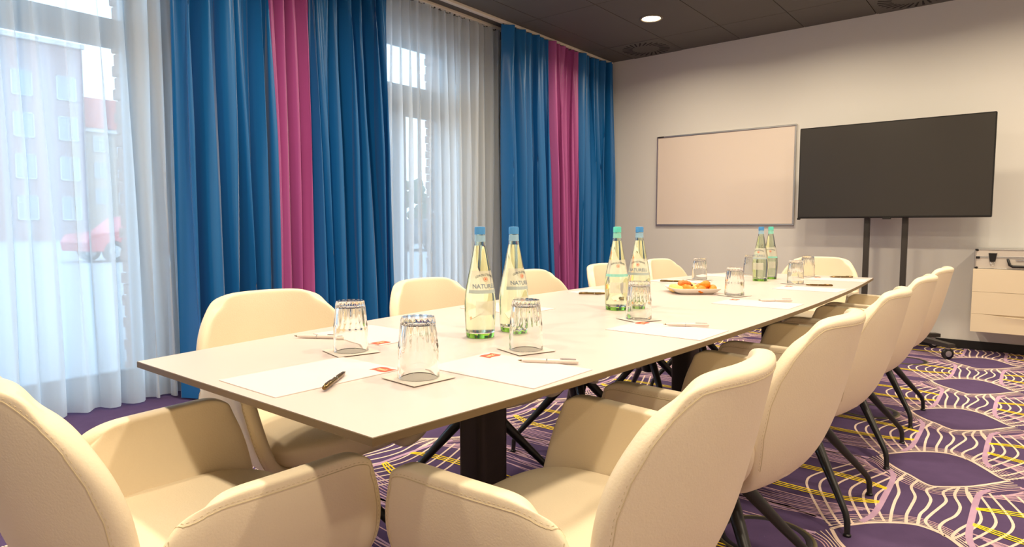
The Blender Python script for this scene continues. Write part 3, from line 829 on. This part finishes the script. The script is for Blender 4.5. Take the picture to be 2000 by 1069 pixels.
# ------------------------------------------------------------------ back wall things
def whiteboard():
    y0, y1, z0, z1 = 1.84, 3.33, 1.062, 2.055; X = XW
    t = thing('whiteboard', 'large blank whiteboard with slim aluminium frame on the back wall', 'whiteboard', (X, (y0+y1)/2, z0))
    h = (y1-y0)/2; H = z1-z0
    MB().box((-.014,-h+.012,.012), (-.002,h-.012,H-.012)).build('board_surface', M['board'], t)
    b = MB(); w = .018
    b.cbox((-.022,-h,0), (-.001,h,w), .003); b.cbox((-.022,-h,H-w), (-.001,h,H), .003)
    b.cbox((-.022,-h,w), (-.001,-h+w,H-w), .003); b.cbox((-.022,h-w,w), (-.001,h,H-w), .003)
    b.build('frame', M['alu'], t)
    MB().cbox((-.026,h-.085,H-.014), (-.020,h-.015,H-.001), .002).build('maker_plate', M['stand'], t)
whiteboard()
def tv():
    X = 6.30; y0, y1, z0, z1 = .258, 1.705, 1.125, 1.948; h = (y1-y0)/2
    t = thing('television', 'large flat television with dark blank screen in front of the back wall', 'television', (X, (y0+y1)/2, z0))
    H = z1-z0
    MB().cbox((0,-h,0), (.045,h,H), .006).build('housing', M['bezel'], t)
    MB().cbox((-.0022,-h+.010,.016), (.001,h-.010,H-.010), .0005).build('screen', M['screen'], t)
    MB().cbox((.044,-.35,.05), (.072,.35,.45), .008).build('rear_cover', M['bezel'], t)
    MB().cbox((-.003,-.032,-.011), (.020,.032,.003), .003).build('sensor_bar', M['bezel'], t)
    MB().cbox((-.004,h-.022,-.012), (.02,h+.003,.006), .003).build('corner_sensor', M['bezel'], t)
    yc = 0
    t2 = thing('television_stand', 'dark grey wheeled television stand with two upright posts', 'stand', (X+.10, 1.0, 0))
    for dy in (-.145, .145):
        MB().cbox((-.022, dy-.022, .13), (.022, dy+.022, 1.62), .004).build('post', M['stand'], t2)
    MB().cbox((-.0265,-.25,1.30), (-.022,.25,1.50), .001).build('mount_plate', M['stand'], t2)
    MB().cbox((-.024,-.30,.10), (.024,.30,.15), .005).build('cross_beam', M['stand'], t2)
    for s, (ex, ey) in ((-1, (-.36,-.545)), (1, (-.36,.545)), (2, (.20,.40)), (3, (.20,-.40))):
        sx = -.20 if s in (-1,) else .20
        sy = .20 if s in (1, 2) else -.20
        p0 = Vector((0, sy, .118)); p1 = Vector((ex, ey, .118)); d = (p1-p0).normalized(); nn = Vector((-d.y, d.x, 0))*.030
        vs = [p0+nn, p0-nn, p1-nn, p1+nn]; vs = [(v.x, v.y, .098) for v in vs]+[(v.x, v.y, .140 if i < 2 else .128) for i, v in enumerate(vs)]
        lg = MB().add(vs, [(3,2,1,0),(4,5,6,7),(0,1,5,4),(1,2,6,5),(2,3,7,6),(3,0,4,7)]).build('foot_beam', M['stand'], t2)
        w = p1-d*.04
        c = MB(); c.lathe([(.012,.0),(.030,.002),(.035,.007),(.035,.019),(.030,.024),(.012,.026)], 26)
        aa = R(216); ax_ = (math.cos(aa), math.sin(aa))
        c.v = [(w.x+ax_[0]*(z-.013)*1.1-ax_[1]*x*1.3, w.y+ax_[1]*(z-.013)*1.1+ax_[0]*x*1.3, .0457+y*1.3) for x, y, z in c.v]
        c.build('caster_wheel', M['black'], lg, True, 40)
        hb = MB().lathe([(.004,-.017),(.024,-.016),(.024,.016),(.004,.017)], 20)
        hb.v = [(w.x+ax_[0]*z-ax_[1]*x, w.y+ax_[1]*z+ax_[0]*x, .0457+y) for x, y, z in hb.v]; hb.build('wheel_hub', M['alu'], lg, True, 40)
        MB().cbox((w.x-.024, w.y-.016, .082), (w.x+.024, w.y+.016, .0985), .004).build('caster_fork', M['alu'], lg)
tv()
def cabinet():
    X = 6.33; y1 = .362; y0 = -.62; z0, z1 = .205, .712
    t = thing('wall_cabinet', 'ivory wall-hung drawer cabinet cropped by the right edge', 'cabinet', (XW, (y0+y1)/2, z0))
    h = (y1-y0)/2; H = z1-z0; D = XW-X
    MB().cbox((-D+.0125,-h,0), (-.003,h,H), .002).build('carcass', M['cabinet'], t)
    def front(za, zb, nm, lip):
        # drawer front whose upper middle is scooped into a curved grip
        ny, nz_ = 40, 14
        def P(i, j):
            y = -h+.001+(2*h-.002)*i/(ny-1); v = j/(nz_-1); z = za+(zb-za)*v
            u = abs(y/h); sc = max(0, 1-(u/.82)**2)
            top = zb-lip*sc
            z = za+(top-za)*v
            x = -D+.001-.0005
            x += -lip*.45*sc*max(0, (v-.55)/.45)**1.4
            return (x, y, z)
        o = MB().grid(P, ny, nz_).build(nm, M['cabinet'], t)
        m = o.modifiers.new('s', 'SOLIDIFY'); m.thickness = .012; m.offset = -1.0 if (o.data.polygons[0].normal.x < 0) else 1.0; bake(o)
        return o
    front(H*.6405, H-.001, 'drawer', .0)
    front(H*.2895, H*.638, 'drawer', .002)
    front(.001, H*.287, 'drawer', .022)
cabinet()
def case():
    t = thing('equipment_case', 'aluminium carrying case with black latch and handle lying on the ivory cabinet', 'case', (6.52, .05, .7125))
    hx, hy, H = .17, .302, .158
    MB().cbox((-hx,-hy,.004), (hx,hy,H-.068), .004).build('case_base', M['casealu'], t)
    MB().cbox((-hx,-hy,H-.064), (hx,hy,H), .004).build('case_lid', M['casealu'], t)
    b = MB()
    for z in (.0, H-.072, H-.063, H-.008): b.cbox((-hx-.003,-hy-.003,z), (hx+.003,hy+.003,z+.009), .002)
    for sx in (-1, 1):
        for sy in (-1, 1): b.cbox((sx*hx-.006, sy*hy-.006, 0), (sx*hx+.006, sy*hy+.006, H), .003)
    b.build('edge_trim', M['alu'], t)
    for sy in (-1, 1):
        for z in (0, H-.016):
            MB().cbox((-hx-.006, sy*hy-.020 if sy > 0 else sy*hy-.006, z-.0), (-hx+.010, sy*hy+.006 if sy > 0 else sy*hy+.020, z+.018), .004).build('corner_guard', M['black'], t)
    MB().cbox((-hx-.008, hy-.030, .082), (-hx-.002, hy-.004, .100), .003).build('hinge_catch', M['black'], t)
    for sy in (-1, 1):
        yc = sy*(hy-.112)
        la = MB(); la.add([(-hx-.012, yc-.026,.125),(-hx-.012, yc+.026,.125),(-hx-.012, yc+.016,.062),(-hx-.012, yc-.016,.062),(-hx-.003, yc-.028,.128),(-hx-.003, yc+.028,.128),(-hx-.003, yc+.018,.058),(-hx-.003, yc-.018,.058)],
               [(0,1,2,3),(0,4,5,1),(1,5,6,2),(2,6,7,3),(3,7,4,0),(7,6,5,4)])
        l = la.build('latch', M['black'], t)
        MB().tube([(-hx-.010, yc-.011,.062),(-hx-.010, yc-.011,.030),(-hx-.010, yc+.011,.030),(-hx-.010, yc+.011,.062)], .0022, 8).build('latch_loop', M['chrome'], l, True)
    hd = MB(); hd.tube([(-hx-.008,.095,.084),(-hx-.016,.092,.074),(-hx-.018,.080,.036),(-hx-.018,.062,.026),(-hx-.018,-.062,.026),(-hx-.018,-.080,.036),(-hx-.016,-.092,.074),(-hx-.008,-.095,.084)], [.007,.009,.010,.0115,.0115,.010,.009,.007], 10)
    h_ = hd.build('handle', M['black'], t, True, 50)
    MB().cbox((-hx-.006,-.045,.070), (-hx-.002,.045,.080), .001).build('handle_bracket', M['chrome'], h_)
case()

# floor outlet boxes
for (x, y, lb) in ((4.07,.69,'round carpet-filled floor box with dull brass ring behind the middle chair legs'),(5.80,.74,'round carpet-filled floor box near the television stand wheel'),(2.17,.66,'round carpet-filled floor box below the second right-hand chair')):
    t = thing('floor_box', lb, 'floor outlet', (x, y, 0), 0, 'round floor outlet boxes in the carpet')
    MB().lathe([(.150,.0035),(.152,.0045),(.158,.0045),(.163,.0020)], 64, capa=False, capb=False).build('outer_ring', M['brass'], t, True)
    MB().lathe([(.128,.0024),(.131,.0038),(.149,.0038),(.1505,.0024)], 64, capa=False, capb=False).build('rubber_ring', M['boxdark'], t, True)
    MB().lathe([(.001,.0022),(.129,.0022)], 64, capa=False, capb=False).build('carpet_inlay', C_BASE, t, True)

# ------------------------------------------------------------------ street outside
asph = mat('street_asphalt', (150,150,152), .9, noise=(2, .1)); 
g = MB().box((-60, YW+.4, -.25), (120, 140, -.05)).build('street', asph); tag(g, 'grey street outside the windows', 'street'); g['kind'] = 'structure'
M['fac1'] = mat('facade_rose', (160,130,130), .9, noise=(1.2, .05)); M['fac2'] = mat('facade_sand', (176,156,140), .9, noise=(1.2, .05))
M['roofred'] = mat('red_roof_tiles', (170,84,74), .9, noise=(6, .12)); M['winwhite'] = mat('white_window_frame', (190,190,192), .5)
M['winglass'] = mat('far_window_glass', (150,156,160), .25, spec=.6); M['ledge'] = mat('stone_ledge', (214,206,200), .8)
M['carred'] = mat('car_red', (190,30,44), .25); M['cargrey'] = mat('car_dark', (52,58,66), .25); M['cargl'] = mat('car_glass', (70,84,96), .05, spec=.9)
M['tyre'] = mat('tyre', (24,24,24), .8); M['leaf'] = mat('tree_leaf', (86,104,82), .8, noise=(8, .25)); M['bark'] = mat('tree_bark', (84,70,58), .9)
def building(name, x0, x1, y0, y1, h, m, label, cols, rows, z0=.9, dz=2.6, ww=1.0, wh=1.55, roof=None):
    t = thing(name, label, 'building', ((x0+x1)/2, y0, -.05)); cx = (x0+x1)/2
    MB().box((x0-cx, 0, 0), (x1-cx, y1-y0, h)).build('wall', m, t)
    MB().cbox((x0-cx-.15,-.25,h-.35), (x1-cx+.15,.0,h+.05), .05).build('cornice', M['ledge'], t)
    for c_ in cols:
        for r_ in range(rows):
            z = z0+dz*r_; xx = c_-cx
            b = MB(); b.cbox((xx-ww/2,-.10,z), (xx+ww/2,.02,z+.08), .01); b.cbox((xx-ww/2,-.10,z+wh-.08), (xx+ww/2,.02,z+wh), .01)
            for q in (-ww/2, -.04, ww/2-.08): b.cbox((xx+q,-.10,z), (xx+q+.08,.02,z+wh), .01)
            b.cbox((xx-ww/2,-.10,z+wh*.68), (xx+ww/2,.02,z+wh*.68+.06), .01)
            f = b.build('window', M['winwhite'], t)
            MB().box((xx-ww/2+.02,-.05,z+.02), (xx+ww/2-.02,-.02,z+wh-.02)).build('pane', M['winglass'], f)
    if roof:
        MB().add([(x0-cx-.3,-.4,h),(x1-cx+.3,-.4,h),(x1-cx+.3,(y1-y0)/2,h+roof),(x0-cx-.3,(y1-y0)/2,h+roof),(x0-cx-.3,y1-y0+.4,h),(x1-cx+.3,y1-y0+.4,h)],
                 [(0,1,2,3),(3,2,5,4),(0,3,4),(1,5,2),(0,4,5,1)]).build('roof', M['roofred'], t)
building('corner_building', 3.0, 19.0, 60, 75, 15.6, M['fac1'], 'tall pale rose town building seen through the left voile', [6.2, 9.2, 12.0, 14.9, 17.8], 4, z0=1.6, dz=3.15, ww=1.35, wh=1.9)
building('tiled_house', 19.4, 40.0, 62, 72, 9.4, M['fac2'], 'sand coloured house with red tiled roof seen through the left voile', [20.6, 22.4, 24.2, 27, 30], 3, z0=3.0, dz=2.2, ww=.95, wh=1.35, roof=3.4)
def car(x, y, rz, m, label, s=1.0):
    t = thing('parked_car', label, 'car', (x, y, -.05), rz)
    prof = [(-2.05,.35),(-2.1,.62),(-1.95,.86),(-1.2,.95),(-.65,1.42),(.55,1.46),(1.25,.98),(1.95,.84),(2.1,.6),(2.05,.32)]
    n = len(prof); b = MB(); vs = [(px, -.82+.06*(pz > 1.2), pz) for px, pz in prof]+[(px, .82-.06*(pz > 1.2), pz) for px, pz in prof]
    b.add(vs, [tuple(range(n)), tuple(range(n, 2*n))[::-1]]+[(i, n+i, n+(i+1) % n, (i+1) % n) for i in range(n)]); b.build('body', m, t, True, 30)
    for sy in (-1, 1):
        MB().add([(-1.08, sy*.80, .98),(1.08, sy*.80, .98),(.5, sy*.775, 1.38),(-.6, sy*.775, 1.36)]+[(-1.08, sy*.83, .98),(1.08, sy*.83, .98),(.5, sy*.80, 1.38),(-.6, sy*.80, 1.36)], [(4,5,6,7),(0,3,2,1),(0,1,5,4),(1,2,6,5),(2,3,7,6),(3,0,4,7)]).build('side_window', M['cargl'], t)
        for px in (-1.3, 1.3):
            w = MB().lathe([(.18,0),(.31,.0),(.33,.03),(.33,.17),(.31,.2),(.18,.2)], 24); w.v = [(px+a, sy*.75+c-.1, .33+b_) for a, b_, c in w.v]; wo = w.build('wheel', M['tyre'], t, True, 40)
            w = MB().lathe([(.02,.0),(.18,.0),(.18,.21),(.02,.21)], 20); w.v = [(px+a, sy*.75+c-.105, .33+b_) for a, b_, c in w.v]; w.build('rim', M['alu'], wo, True, 40)
    for sy in (-1, 1):
        MB().cbox((1.92, sy*.6-.16, .62), (2.09, sy*.6+.16, .76), .03).build('headlight', M['winwhite'], t)
car(8.8, 23.0, R(8), M['carred'], 'red car parked across the street, seen through the left voile')
car(20.6, 22.5, R(60), M['cargrey'], 'dark grey car parked outside, seen through the narrower voile')
def tree(x, y, h, seed, label):
    t = thing('street_tree', label, 'tree', (x, y, -.05)); r = random.Random(seed)
    MB().tube([(0,0,0),(.05,.02,h*.3),(.0,.1,h*.6)], [.16,.12,.06], 10).build('trunk', M['bark'], t, True)
    b = MB()
    for k_ in range(26):
        a = r.uniform(0, 2*PI); rr = r.uniform(0, h*.26); z = h*r.uniform(.35, .95); s = h*r.uniform(.05, .11)
        c = (rr*math.cos(a), rr*math.sin(a), z)
        b.lathe([(.001,-s),(s*.6,-s*.75),(s,-.1*s),(s*.8,.5*s),(.001,s*.9)], 9, c=c, mod=lambda R_, z_, a_, i_: R_*(1+.25*math.sin(3*a_+k_)))
    b.build('crown', M['leaf'], t, True)
tree(27, 32, 4.2, 3, 'low dark green tree outside the narrower window, beyond the dark car')
tree(37, 40, 5.0, 5, 'taller green tree far outside the narrower window')
